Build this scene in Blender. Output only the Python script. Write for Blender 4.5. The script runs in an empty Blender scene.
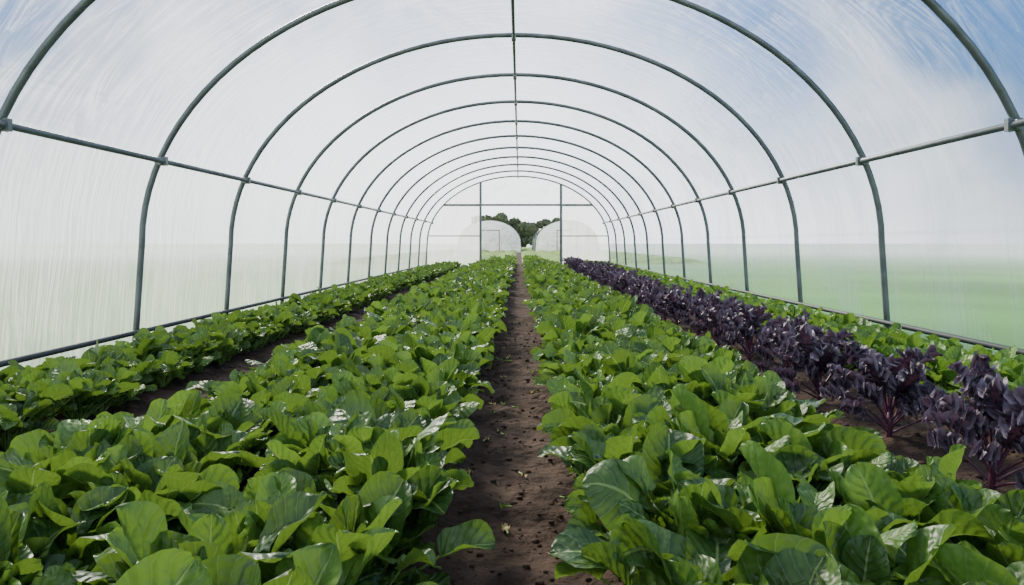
import bpy, math, random
from mathutils import Vector, noise, Matrix
random.seed(11)
S=1.8
CX=-0.07
scene=bpy.context.scene
col=scene.collection
sin,cos,pi=math.sin,math.cos,math.pi
R=random.uniform

# ---------------- helpers ----------------
def link(o,parent=None):
    col.objects.link(o)
    if parent: o.parent=parent
    return o
def empty(name,loc=(0,0,0)):
    e=bpy.data.objects.new(name,None); e.location=loc; e.empty_display_size=.1
    return link(e)
def mesh_obj(name,v,f,mats=(),parent=None,smooth=True,mi=None):
    m=bpy.data.meshes.new(name); m.from_pydata(v,[],f); m.update()
    for x in mats: m.materials.append(x)
    if smooth:
        m.polygons.foreach_set('use_smooth',[True]*len(m.polygons))
    if mi: m.polygons.foreach_set('material_index',mi)
    return link(bpy.data.objects.new(name,m),parent)
def tube(V,F,pts,r,n=10,closed=False,up=Vector((0,1,0))):
    pts=[Vector(p) for p in pts]; b=len(V); k=len(pts)
    for i,p in enumerate(pts):
        t=(pts[min(i+1,k-1)]-pts[max(i-1,0)]).normalized()
        a=up-t*up.dot(t)
        if a.length<1e-4: a=Vector((1,0,0))-t*t.x
        a.normalize(); c=t.cross(a)
        rr=r[i] if isinstance(r,(list,tuple)) else r
        for j in range(n):
            q=2*pi*j/n
            V.append(tuple(p+(a*cos(q)+c*sin(q))*rr))
    for i in range(k-1):
        for j in range(n):
            F.append((b+i*n+j,b+i*n+(j+1)%n,b+(i+1)*n+(j+1)%n,b+(i+1)*n+j))
    F.append(tuple(b+j for j in range(n))[::-1]); F.append(tuple(b+(k-1)*n+j for j in range(n)))
def box(V,F,c,s):
    b=len(V); x,y,z=c; a,d,e=s[0]/2,s[1]/2,s[2]/2
    for i in (-1,1):
        for j in (-1,1):
            for k in (-1,1): V.append((x+i*a,y+j*d,z+k*e))
    for f in ((0,1,3,2),(4,6,7,5),(0,4,5,1),(2,3,7,6),(0,2,6,4),(1,5,7,3)): F.append(tuple(b+q for q in f))

class NT:
    def __init__(s,t): s.t=t; t.nodes.clear()
    def n(s,typ,**k):
        nd=s.t.nodes.new(typ)
        for a,b in k.items():
            if a=='ins':
                for i,v in b.items():
                    if hasattr(v,'is_output'): s.t.links.new(v,nd.inputs[i])
                    else: nd.inputs[i].default_value=v
            else: setattr(nd,a,b)
        return nd
    def m(s,op,a,b=0.0,c=None,clamp=False):
        i={0:a,1:b}
        if c is not None: i[2]=c
        return s.n('ShaderNodeMath',operation=op,use_clamp=clamp,ins=i).outputs[0]
    def mix(s,f,a,b):
        return s.n('ShaderNodeMix',data_type='RGBA',ins={0:f,6:a,7:b}).outputs[2]
    def ss(s,x,a,b,c=0.0,d=1.0):
        return s.n('ShaderNodeMapRange',interpolation_type='SMOOTHSTEP',ins={0:x,1:a,2:b,3:c,4:d}).outputs[0]
def mat(name):
    m=bpy.data.materials.new(name); m.use_nodes=True
    return m,NT(m.node_tree)
def C(r,g,b): return (r,g,b,1)

# ---------------- materials ----------------
def leaf_mat(name,dark,bright,vein,trans,tfac=.3,rough=.40,kale=False):
    m,t=mat(name)
    uv=t.n('ShaderNodeUVMap',uv_map='UVMap').outputs[0]
    sp=t.n('ShaderNodeSeparateXYZ',ins={0:uv}); u,v=sp.outputs[0],sp.outputs[1]
    tc=t.n('ShaderNodeTexCoord').outputs['Object']
    nz=t.n('ShaderNodeTexNoise',ins={'Vector':tc,'Scale':40.0,'Detail':3.0}).outputs[0]
    au=t.m('ABSOLUTE',t.m('SUBTRACT',u,.5))
    mid=t.ss(au,.010,.036,1,0)
    tt=t.m('MULTIPLY',t.m('SUBTRACT',t.m('ADD',v,t.m('MULTIPLY',nz,.10)),t.m('MULTIPLY',au,.65)),6.0)
    fr=t.m('ABSOLUTE',t.m('SUBTRACT',t.m('FRACT',tt),.5))
    side=t.ss(fr,.0,.08,1,0)
    side2=t.ss(fr,.0,.45,1,0)
    at=t.n('ShaderNodeAttribute',attribute_name='rnd').outputs[2]
    oi=t.n('ShaderNodeObjectInfo').outputs['Random']
    vo=t.n('ShaderNodeTexVoronoi',feature='SMOOTH_F1',ins={'Vector':tc,'Scale':75.0,'Smoothness':.6}).outputs[0]
    f=t.m('ADD',t.m('MULTIPLY',t.m('POWER',at,1.6),.72),t.m('MULTIPLY',oi,.15))
    f=t.m('ADD',f,t.m('MULTIPLY',t.m('SUBTRACT',nz,.5),.55))
    f=t.m('ADD',f,t.m('MULTIPLY',t.m('SUBTRACT',.4,side2),.16),clamp=True)
    c=t.mix(f,dark,bright)
    vm=t.m('MAXIMUM',t.m('MULTIPLY',mid,.7),t.m('MULTIPLY',side,.26))
    c=t.mix(vm,c,vein)
    if kale: c=t.mix(t.ss(au,.30,.5,0,.6),c,C(.20,.165,.215))
    h=t.m('ADD',t.m('ADD',t.m('MULTIPLY',side2,-.5),t.m('MULTIPLY',mid,-.6)),t.m('ADD',t.m('MULTIPLY',nz,.5),t.m('MULTIPLY',vo,-.75)))
    bp=t.n('ShaderNodeBump',ins={'Strength':.7,'Distance':.005,'Height':h}).outputs[0]
    p=t.n('ShaderNodeBsdfPrincipled',ins={'Base Color':c,'Roughness':rough,'Normal':bp,'Specular IOR Level':.38})
    tr=t.n('ShaderNodeBsdfTranslucent',ins={'Color':t.mix(.5,c,trans),'Normal':bp})
    mx=t.n('ShaderNodeMixShader',ins={0:tfac,1:p.outputs[0],2:tr.outputs[0]})
    t.n('ShaderNodeOutputMaterial',ins={0:mx.outputs[0]})
    return m
M_spin=leaf_mat('spinach_leaf_green',C(.013,.050,.010),C(.145,.275,.042),C(.25,.37,.12),C(.27,.46,.05),.28)
M_light=leaf_mat('young_leaf_green',C(.04,.12,.018),C(.19,.33,.05),C(.30,.44,.12),C(.28,.48,.05))
M_kale=leaf_mat('purple_kale_leaf',C(.022,.015,.025),C(.11,.075,.105),C(.17,.05,.10),C(.15,.055,.11),.14,.5,True)

def simple(name,c,rough=.6,metal=0,nscale=0,var=.3,bump=0,bscale=30,spec=.5,haze=None):
    m,t=mat(name)
    tc=t.n('ShaderNodeTexCoord').outputs['Object']
    base=c
    ins={'Roughness':rough,'Metallic':metal,'Specular IOR Level':spec}
    if nscale:
        nz=t.n('ShaderNodeTexNoise',ins={'Vector':tc,'Scale':nscale,'Detail':6.0}).outputs[0]
        base=t.mix(t.ss(nz,.3,.7),C(*[x*(1-var) for x in c[:3]]),C(*[min(1,x*(1+var)) for x in c[:3]]))
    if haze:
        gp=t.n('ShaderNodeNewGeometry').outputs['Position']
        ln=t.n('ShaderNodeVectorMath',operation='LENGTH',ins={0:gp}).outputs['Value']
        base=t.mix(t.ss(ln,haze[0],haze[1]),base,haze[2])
    ins['Base Color']=base
    if bump:
        nb=t.n('ShaderNodeTexNoise',ins={'Vector':tc,'Scale':bscale,'Detail':8.0}).outputs[0]
        ins['Normal']=t.n('ShaderNodeBump',ins={'Strength':.8,'Distance':bump,'Height':nb}).outputs[0]
    p=t.n('ShaderNodeBsdfPrincipled',ins=ins)
    t.n('ShaderNodeOutputMaterial',ins={0:p.outputs[0]})
    return m
M_pet=simple('spinach_stem',C(.17,.30,.06),.45)
M_kstem=simple('kale_stem',C(.11,.03,.065),.4)
M_metal=simple('galvanised_steel',C(.14,.155,.155),.42,.4,6,.2)
M_rail=simple('base_rail_dark',C(.05,.06,.055),.6,.2,5,.2)
M_soil=simple('dark_soil',C(.048,.032,.023),.95,0,5,.5,.04,22,.12)
M_clod=simple('soil_clod',C(.056,.038,.028),.95,0,30,.4,.01,60,.12)
M_field=simple('grass_field',C(.10,.25,.04),.9,0,.25,.25,0,30,.1,haze=(6,80,C(.56,.64,.54)))  # misty haze painted into the colour, paling the grass with distance
M_crop=simple('distant_crop',C(.17,.27,.06),.9,0,.6,.35,.1,3,.1)
M_dead=simple('dry_leaf',C(.28,.22,.08),.7,0,40,.4)
M_tree=simple('tree_foliage',C(.14,.155,.085),.95,0,1.2,.35,.3,3,.1)
M_trunk=simple('tree_trunk',C(.14,.12,.10),.9,0,3,.3)

def film(name,lo,hi,vert=False,tint=C(.96,.97,.97)):
    m,t=mat(name)
    tc=t.n('ShaderNodeTexCoord').outputs['Object']
    mp=t.n('ShaderNodeMapping',ins={0:tc,3:(1.0,.5,1.0) if not vert else (1.0,1.6,.8)}).outputs[0]
    n1=t.n('ShaderNodeTexNoise',ins={'Vector':mp,'Scale':1.2,'Detail':4.0,'Distortion':.8}).outputs[0]
    mp2=t.n('ShaderNodeMapping',ins={0:tc,3:(1.0,4.0,1.0) if not vert else (6.,20.,1.2),2:(.2,.3,.5)}).outputs[0]
    n2=t.n('ShaderNodeTexNoise',ins={'Vector':mp2,'Scale':1.0,'Detail':2.0 if not vert else 5.0,'Distortion':2.0 if not vert else .6}).outputs[0]
    cr=t.ss(t.m('ABSOLUTE',t.m('SUBTRACT',n2,.5)),.0,.035,1,0)
    f=t.m('ADD',t.m('MULTIPLY',n1,.6),t.m('MULTIPLY',n2,.4))
    op=t.ss(f,.38,.62,lo,hi)
    if not vert: op=t.m('ADD',op,t.m('MULTIPLY',cr,.13),clamp=True)
    else:
        sz=t.n('ShaderNodeSeparateXYZ',ins={0:tc}).outputs[2]
        # faint horizontal fold where the roll-up side sheet overlaps
        fold=t.ss(t.m('ABSOLUTE',t.m('SUBTRACT',sz,.98)),.0,.03,.10,0)
        op=t.m('ADD',op,fold,clamp=True)
    bp=t.n('ShaderNodeBump',ins={'Strength':1.0,'Distance':.35 if not vert else .1,'Height':f}).outputs[0]
    tr=t.n('ShaderNodeBsdfTransparent',ins={0:C(.97,.98,.99)})
    tl=t.n('ShaderNodeBsdfTranslucent',ins={'Color':tint,'Normal':bp})
    df=t.n('ShaderNodeBsdfDiffuse',ins={'Color':tint,'Normal':bp})
    a=t.n('ShaderNodeMixShader',ins={0:.15,1:tl.outputs[0],2:df.outputs[0]})
    b=t.n('ShaderNodeMixShader',ins={0:op,1:tr.outputs[0],2:a.outputs[0]})
    t.n('ShaderNodeOutputMaterial',ins={0:b.outputs[0]})
    return m
M_roof=film('polythene_roof_film',.13,.37)
M_sideL=film('polythene_side_film_misted',.36,.54,True)
M_sideR=film('polythene_side_film',.18,.34,True)
M_end=film('polythene_end_film',.55,.7,True)
M_out=film('neighbour_tunnel_film',.85,.95)

# ---------------- tunnel profile ----------------
def prof(off=0.0,n=48):
    p=[]
    for z in (0,.3,.6): p.append((-(3.23-.06*z/.9)-off,z))
    for i in range(n+1):
        a=pi-pi*i/n
        p.append(((3.17+off)*cos(a),.9+(2.33+off)*sin(a)))
    for z in (.6,.3,0): p.append(((3.23-.06*z/.9)+off,z))
    return p
ribY=[(n+.25)*S for n in range(-2,14)]
frame=empty('polytunnel_frame')
for y in ribY:
    V=[];F=[]
    tube(V,F,[(CX+x,y,z) for x,z in prof(0)],.026,10)
    mesh_obj('rib',V,F,[M_metal],frame)
y0,y1=ribY[0],ribY[-1]
zp=1.6
xp=3.17*math.sqrt(1-(.7/2.33)**2)
def rail(name,x,z,r,m):
    V=[];F=[]
    tube(V,F,[(x,y0,z),(x,(y0+y1)/2,z),(x,y1,z)],r,10,up=Vector((0,0,1)))
    mesh_obj(name,V,F,[m],frame)
rail('purlin_left',CX-xp+.035,zp,.023,M_metal)
rail('purlin_right',CX+xp-.035,zp,.023,M_metal)
rail('ridge_purlin',CX,3.19,.018,M_metal)
rail('base_rail_left',CX-3.19,.14,.022,M_rail)
rail('base_rail_right',CX+3.19,.22,.022,M_rail)
V=[];F=[]
for y in ribY:
    for s in (-1,1):
        x=CX+s*(xp-.015)
        tube(V,F,[(x,y-.05,zp),(x,y+.05,zp)],.036,8,up=Vector((0,0,1)))
        box(V,F,(x-s*.03,y,zp),(.05,.035,.075))
    box(V,F,(CX,y,3.2),(.05,.07,.06))
mesh_obj('rib_clamps',V,F,[M_metal],frame,smooth=False)

# film skin
def skin(name,sel,m):
    pr=prof(.03)
    V=[];F=[]
    idx=[i for i,p in enumerate(pr) if sel(p)]
    sub=8
    ys=[]
    for k in range(len(ribY)-1):
        for q in range(sub): ys.append((ribY[k]+(ribY[k+1]-ribY[k])*q/sub,q/sub))
    ys.append((ribY[-1],0))
    for y,q in ys:
        sag=.035*sin(pi*q)
        for i in idx:
            x,z=pr[i]
            k=min(1,max(0,(z-.3)/.6))
            nx,nz=x/3.17**2,(z-.9)/2.33**2
            L=math.hypot(nx,nz) or 1
            w=noise.noise(Vector((x*1.3,y*1.1,z*1.3)))*.012
            V.append((CX+x-nx/L*(sag*k+abs(w)),y,z-max(0,nz)/L*(sag*k+abs(w))))
    n=len(idx)
    for a in range(len(ys)-1):
        for b in range(n-1):
            F.append((a*n+b,a*n+b+1,(a+1)*n+b+1,(a+1)*n+b))
    return mesh_obj(name,V,F,[m])
pz=sorted(set(round(p[1],5) for p in prof(.03)))
zc=min(pz,key=lambda z:abs(z-zp))+1e-4
skin('wall_left',lambda p:p[1]<=zc and p[0]<0,M_sideL)
skin('wall_right',lambda p:p[1]<=zc and p[0]>0,M_sideR)
skin('ceiling',lambda p:p[1]>=zc-2e-4,M_roof)

# ---------------- end wall ----------------
ye=y1+.03
DL,DR,DT=-1.38,1.43,2.23
def zof(x):
    q=min(1,abs(x-CX)/3.17); return .9+2.33*math.sqrt(1-q*q)
V=[];F=[]
def panel(xa,xb,zb,n=16,top=None):
    b=len(V)
    for i in range(n+1):
        x=xa+(xb-xa)*i/n
        V.append((x,ye,zb)); V.append((x,ye,max(zb,zof(x)) if top is None else top))
    for i in range(n): F.append((b+2*i,b+2*i+2,b+2*i+3,b+2*i+1))
panel(CX-3.17,DL,0); panel(DR,CX+3.17,0); 
mesh_obj('wall_end',V,F,[M_end],smooth=False)
V=[];F=[]; panel(DL,DR,DT)
mesh_obj('window_gable',V,F,[film('clear_gable_film',.2,.35)],smooth=False)
V=[];F=[]
for x in (DL,DR): box(V,F,(x,ye,zof(x)/2),(.08,.06,zof(x)))
hx=3.17*math.sqrt(1-((DT-.9)/2.33)**2)
box(V,F,(CX,ye,DT),(2*hx,.05,.07))
box(V,F,((CX-3.17+DL)/2,ye,.04),(DL-CX+3.17,.06,.08)); box(V,F,((CX+3.17+DR)/2,ye,.04),(CX+3.17-DR,.06,.08))
box(V,F,((CX-3.17+DL)/2,ye,1.15),(DL-CX+3.17,.03,.03)); box(V,F,((CX+3.17+DR)/2,ye,1.15),(CX+3.17-DR,.03,.03))
mesh_obj('door_frame',V,F,[M_metal],smooth=False)

# ---------------- soil floor ----------------
def gz(x,y):
    def bump(c,w,h):
        d=abs(x-c)/w
        return h*max(0,1-d**4) if d<1 else 0
    z=bump(-.84,.62,.06)+bump(-2.45,.5,.04)+bump(.74,.55,.06)+bump(1.72,.32,.03)+bump(2.5,.40,.04)
    z+=.024*noise.noise(Vector((x*3,y*3,0)))+.018*noise.noise(Vector((x*11,y*11,3)))+.010*noise.noise(Vector((x*30,y*30,5)))
    return z-.01
ys=[];y=-3.1
while y<24.3:
    ys.append(y); y+= .03 if .8<y<6 else (.08 if y<12 else .2)
xs=[CX-3.26+i*6.52/200 for i in range(201)]
V=[(x,y,gz(x,y)) for y in ys for x in xs]
n=len(xs); F=[(a*n+b,a*n+b+1,(a+1)*n+b+1,(a+1)*n+b) for a in range(len(ys)-1) for b in range(n-1)]
mesh_obj('floor',V,F,[M_soil])
# clods
V=[];F=[]
import bmesh
bm=bmesh.new(); bmesh.ops.create_icosphere(bm,subdivisions=1,radius=1)
iv=[v.co.copy() for v in bm.verts]; iff=[tuple(v.index for v in f.verts) for f in bm.faces]; bm.free()
for i in range(4600):
    y=.8+7*random.random()**1.7
    x=random.choice([R(-.35,.25)]*3+[R(1.2,2.2)]*2+[R(-2.1,-1.4)])
    path=-.35<x<.3
    r=.002+(.011 if path else .015)*random.random()**4
    b=len(V); z=gz(x,y)+r*.2; sd=R(0,50)
    for v in iv:
        q=v*r*(1+.5*noise.noise(v*1.5+Vector((sd,0,0))))
        V.append((x+q.x*1.2,y+q.y,z+q.z*.7))
    F+= [tuple(b+j for j in f) for f in iff]
mesh_obj('soil_clods',V,F,[M_clod],smooth=True)

# ---------------- leaves ----------------
def add_leaf(D,base,az,pet,L,W,e0,e1,cup,roll,nu=9,nv=13,ruf=0,pucker=.004,kale=False,wave=.008):
    V,F,UV,RN,MI=D
    rd=Vector((cos(az),sin(az),0)); up=Vector((0,0,1)); side0=Vector((-sin(az),cos(az),0))
    rnd=random.random()
    np_=4; pos=Vector(base); pts=[pos.copy()]; e=e0
    for i in range(np_):
        e=e0-(e0-e1)*.25*(i/np_)
        pos=pos+(rd*cos(e)+up*sin(e))*(pet/np_); pts.append(pos.copy())
    b=len(V); r0=.0045 if not kale else .005
    for i,p in enumerate(pts):
        rr=r0*(1-.4*i/np_)
        for j in range(5):
            q=2*pi*j/5; V.append(tuple(p+side0*cos(q)*rr+(up*cos(e)-rd*sin(e))*sin(q)*rr)); UV.append((.5,0)); RN.append(rnd)
    for i in range(np_):
        for j in range(5):
            F.append((b+i*5+j,b+i*5+(j+1)%5,b+(i+1)*5+(j+1)%5,b+(i+1)*5+j)); MI.append(1)
    b=len(V); ph=R(0,6.28); ph2=R(0,6.28); tw=R(-.35,.35); br=R(.80,.95); sd_=R(0,99); ex=R(2.1,2.7); curl=R(-.3,.5)
    for i in range(nv+1):
        v0=i/nv; v=.5-.5*cos(pi*v0) if not kale else v0
        if i:
            e=e0-(e0-e1)*(.25+.75*v+curl*v*v*v*.6)
            pos=pos+(rd*cos(e)+up*sin(e))*(L*(v-vp))
        else: e=e0-(e0-e1)*.25
        vp=v
        nrm=-rd*sin(e)+up*cos(e)
        if kale: w=W/2*(.3+.7*sin(pi*min(1,v**.8))**.6)*(1 if v<.98 else .5)
        else:
            w=W/2*max(.03,(1-abs(2*v**br-1)**ex))**.54
        ra=roll+tw*v
        sd=side0*cos(ra)+nrm*sin(ra); nn=nrm*cos(ra)-side0*sin(ra)
        for j in range(nu+1):
            u=2*j/nu-1; au=abs(u)
            off=cup*w*au**1.7
            off-=.005*(1-min(1,au*5))
            back=0
            if ruf:
                off+=pucker*sin(2*pi*6*(v-.3*au)+1.5)*min(1,au*3)*(1-v*.4)+wave*sin(v*8+ph+(2 if u<0 else 0))*au*au
                off+=ruf*au**1.5*sin(v*62+ph+u*2.5)+ruf*.6*au*sin(v*33+ph2)
                x=u*w*(1+.34*sin(v*50+ph2+(3 if u<0 else 0))*au**2)
                back=.014*au*cos(v*62+ph)
            else:
                off+=pucker*(abs(sin(pi*6*(v-.33*au)+.4))-.5)*min(1,au*2.5)*2*(1-v*.3)
                off+=.006*noise.noise(Vector((u*2.2+sd_,v*4,0)))+wave*au**2.5*sin(v*9+ph+(2.2 if u<0 else 0))
                x=u*w*(1+.03*sin(v*12+ph2+u)); back=-.16*w*(1-v)*(au**2)
            p=pos+sd*x+nn*off+(rd*cos(e)+up*sin(e))*back
            V.append(tuple(p)); UV.append((j/nu,v)); RN.append(rnd)
    for i in range(nv):
        for j in range(nu):
            F.append((b+i*(nu+1)+j,b+i*(nu+1)+j+1,b+(i+1)*(nu+1)+j+1,b+(i+1)*(nu+1)+j)); MI.append(0)
def finish(name,D,mats):
    V,F,UV,RN,MI=D
    m=bpy.data.meshes.new(name); m.from_pydata(V,[],F)
    for x in mats: m.materials.append(x)
    m.polygons.foreach_set('use_smooth',[True]*len(m.polygons)); m.polygons.foreach_set('material_index',MI)
    uvl=m.uv_layers.new(name='UVMap'); dat=[]
    for l in m.loops: dat+=UV[l.vertex_index]
    uvl.data.foreach_set('uv',dat)
    a=m.attributes.new('rnd','FLOAT','POINT'); a.data.foreach_set('value',RN)
    m.update(); return m
def spinach(i,mats,sc=1.0):
    D=([],[],[],[],[]); nl=random.randint(20,26); a0=R(0,6)
    for k in range(nl):
        q=k/(nl-1)
        az=a0+k*2.4+R(-.4,.4)
        e0=math.radians(88-36*q+R(-10,6)); e1=math.radians(62-66*q+R(-48,22))
        L=(.080+.052*sin(pi*min(1,q*.8+.2)))*R(.66,1.2)*sc
        add_leaf(D,(.012*cos(az),.012*sin(az),0),az,(.125+.05*q)*R(.55,1.3)*sc,L,L*R(.72,.90),e0,e1,R(.2,.7)*(1 if random.random()<.8 else -.7),R(-.75,.75),pucker=.0022,wave=.008)
    return finish('spinach_mesh_%d'%i,D,mats)
SP=[spinach(i,[M_spin,M_pet]) for i in range(14)]
SL=[spinach(20+i,[M_light,M_pet],.9) for i in range(6)]
def kale(i):
    D=([],[],[],[],[]); nl=18; a0=R(0,6)
    for k in range(nl):
        q=k/(nl-1); az=a0+k*2.4+R(-.3,.3)
        h=.12-.10*q
        e0=math.radians(88-50*q+R(-10,6)); e1=math.radians(52-60*q+R(-24,24))
        L=(.10+.10*sin(pi*min(1,q+.15)))*R(.75,1.25)
        add_leaf(D,(.01*cos(az),.01*sin(az),h),az,.08+.05*q,L,L*R(.32,.46),e0,e1,R(.1,.5),R(-.3,.3),nu=12,nv=46,ruf=.022,pucker=.002,kale=True)
    V,F,UV,RN,MI=D
    b=len(F); nb=len(V)
    tube(V,F,[(0,0,-.03),(.004,0,.05),(0,.003,.13)],[.012,.010,.007],8)
    MI+= [1]*(len(F)-b); UV+=[(.5,0)]*(len(V)-nb); RN+=[.5]*(len(V)-nb)
    return finish('kale_mesh_%d'%i,D,[M_kale,M_kstem])
KL=[kale(i) for i in range(7)]
def row(name,child,meshes,x,ya,yb,sp,jx,smin,smax,far=1.3,js=.2,near=1.0):
    e=empty(name,(x,ya,0)); y=ya
    while y<yb:
        px=x+R(-jx,jx); s=R(smin,smax)*(near if y<2.2 else 1)
        o=bpy.data.objects.new(child,random.choice(meshes)); link(o,e)
        o.location=(px-x,y-ya,gz(px,y)-.005); o.rotation_euler=(R(-.14,.14),R(-.14,.14),R(0,6.28)); o.scale=(s,s,s*R(.92,1.15))
        y+=sp*R(1-js,1+js)*(1 if y<9 else far)
sr=lambda x,ya=.45,yb=23.6,sp=.145,jx=.05,a=.9,b=1.2:row('spinach_row','spinach_plant',SP,x,ya,yb,sp,jx,a,b,near=1.12)
sr(-.41,yb=30); sr(-.62,a=.88,b=1.1); sr(-1.03,yb=30,a=.88,b=1.12); sr(-1.26,a=.9,b=1.12)
sr(.36,yb=30); sr(.60,yb=30); sr(.86,a=.9,b=1.18); sr(1.09,a=.78,b=1.0)
sr(-2.20,1.2,sp=.19,jx=.05,a=.78,b=.98); sr(-2.42,1.2,sp=.19,jx=.06,a=.75,b=.95); sr(-2.66,1.2,sp=.19,jx=.06,a=.7,b=.9)
for x in (2.28,2.52,2.76): row('leaf_lettuce_row','lettuce_plant',SL,x,1.2,23.6,.18,.05,.92,1.12)
row('purple_kale_row','purple_kale_plant',KL,1.70,2.45,23.6,.70,.06,1.0,1.22,.72,.15)

for i in range(34):
    D=([],[],[],[],[])
    add_leaf(D,(0,0,0),0,.02,R(.015,.045),R(.01,.028),.1,-.1,.3,0)
    o=link(bpy.data.objects.new('fallen_leaf',finish('fallen_leaf',D,[M_dead if i%2 else M_light,M_pet])))
    x,y=R(-.28,.2),R(1.6,6); o.location=(x,y,gz(x,y)+.008); o.rotation_euler=(0,0,R(0,6))

# ---------------- outside ----------------
V=[];F=[]
g=40
for i in range(g+1):
    for j in range(g+1):
        V.append((-600+1200*i/g,-200+1200*j/g,-.05))
for i in range(g):
    for j in range(g):
        a=i*(g+1)+j; F.append((a,a+g+1,a+g+2,a+1))
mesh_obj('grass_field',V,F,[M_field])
# ridged crop beds outside the door and beyond the neighbouring tunnels
V=[];F=[]
nx,ny=72,60
for j in range(ny+1):
    y=30+102*j/ny
    for i in range(nx+1):
        x=-9+18*i/nx
        edge=min(1,min(i,nx-i)/2)*min(1,min(j,ny-j)/2)
        z=(.06+.16*abs(sin(x*2.1))+.06*noise.noise(Vector((x*2,y,0))))*edge
        if -.3<x<.25: z=-.03
        V.append((x,y,z-.06))
for j in range(ny):
    for i in range(nx):
        a=j*(nx+1)+i; F.append((a,a+1,a+nx+2,a+nx+1))
mesh_obj('crop_field',V,F,[M_crop])
V=[(-.3,24.2,-.02),(.2,24.2,-.02),(.2,66,-.02),(-.3,66,-.02)]
mesh_obj('dirt_path',V,[(0,1,2,3)],[M_soil],smooth=False)
def neigh(cx,ys_,ye_):
    e=empty('neighbouring_polytunnel',(cx,ys_,0)); pr=prof(0,24); V=[];F=[]
    L=ye_-ys_
    for y in (0,L):
        for x,z in pr: V.append((x,y,z))
    n=len(pr)
    for b in range(n-1): F.append((b,b+1,n+b+1,n+b))
    mesh_obj('skin',V,F,[M_out],e)
    V=[(x,0,z) for x,z in pr]; V2=V+[(0,0,0)]
    F=[(i,i+1,n) for i in range(n-1)]
    mesh_obj('gable',V2,F,[M_out],e,smooth=False)
    V=[];F=[]
    for k in range(8): tube(V,F,[(x*1.005,k*L/7,z) for x,z in pr],.035,6)
    for x in (-1,1): box(V,F,(x,-.03,1.1),(.07,.06,2.2))
    box(V,F,(0,-.03,2.2),(2.1,.06,.07))
    mesh_obj('hoops',V,F,[M_metal],e)
neigh(-3.1,70,90); neigh(4.8,70,90)
def tree(x,y,h,w):
    e=empty('deciduous_tree',(x,y,0)); V=[];F=[]
    tube(V,F,[(0,0,-.2),(0,0,h*.3),(.1,0,h*.6)],[.3,.22,.12],8)
    for a in range(5):
        q=a*1.256; tube(V,F,[(0,0,h*.35),(w*.3*cos(q),w*.3*sin(q),h*.65)],[.12,.05],6)
    mesh_obj('trunk',V,F,[M_trunk],e)
    bm=bmesh.new(); bmesh.ops.create_icosphere(bm,subdivisions=3,radius=1)
    bv=[v.co.copy() for v in bm.verts]; bf=[tuple(v.index for v in f.verts) for f in bm.faces]; bm.free()
    V=[];F=[]
    for k in range(18):
        c=Vector((R(-.5,.5)*w*.85,R(-.4,.4)*w*.8,h*R(.18,.85))); r=w*R(.13,.24)*(1.2-abs(c.z/h-.55)); b=len(V); sd=R(0,99)
        for v in bv:
            q=v*r*(1+.45*noise.noise(v*2.3+Vector((sd,0,0)))+.5*noise.noise(v*6+Vector((sd,0,0))))
            V.append(tuple(c+q))
        F+=[tuple(b+j for j in f) for f in bf]
    mesh_obj('crown',V,F,[M_tree],e,smooth=False)
for x,h,w in ((-6.6,6.6,4.6),(-4.2,7.0,4.6),(-1.7,6.0,4.4),(.6,5.2,4),(2.8,5.2,4.2),(5.4,5.8,4.4)):
    tree(x,132+R(-3,3),h,w)

# ---------------- light ----------------
w=bpy.data.worlds.new('World'); scene.world=w; w.use_nodes=True
t=NT(w.node_tree)
g=t.n('ShaderNodeTexCoord').outputs['Generated']
sp=t.n('ShaderNodeSeparateXYZ',ins={0:g})
z=sp.outputs[2]
nz=t.n('ShaderNodeTexNoise',ins={'Vector':g,'Scale':3.0,'Detail':4.0,'Roughness':.45,'Distortion':.4}).outputs[0]
ax=t.m('ABSOLUTE',sp.outputs[0])
q=t.m('ADD',t.m('ADD',z,t.m('MULTIPLY',ax,.25)),t.m('MULTIPLY',sp.outputs[0],.08))
blue=t.ss(q,.12,.40)
blue=t.m('MULTIPLY',blue,t.ss(ax,.0,.42,.5,1.0))
blue=t.m('MULTIPLY',blue,t.ss(nz,.45,.66,1.0,.25))
c=t.mix(blue,C(.88,.92,.95),C(.035,.15,.42))
glow=t.m('MULTIPLY',t.ss(sp.outputs[1],.8,1.0),.6)
c=t.mix(t.ss(z,-.04,.0),C(.5,.56,.5),c)
bg=t.n('ShaderNodeBackground',ins={0:c,1:t.m('MULTIPLY',t.m('ADD',glow,1.0),2.2)})
t.n('ShaderNodeOutputWorld',ins={0:bg.outputs[0]})
sl=bpy.data.lights.new('sun','SUN'); sl.energy=10.5; sl.angle=math.radians(14); sl.color=(1,.91,.76)
so=link(bpy.data.objects.new('sun',sl)); so.rotation_euler=(math.radians(-45),math.radians(-35),0)

cam=bpy.data.cameras.new('camera'); cam.lens=24; cam.sensor_width=36; cam.shift_x=-8/1024; cam.shift_y=-49.5/1024; cam.clip_end=1500
co=link(bpy.data.objects.new('camera',cam)); co.location=(0,0,.9); co.rotation_euler=(math.radians(90),0,0)
scene.camera=co
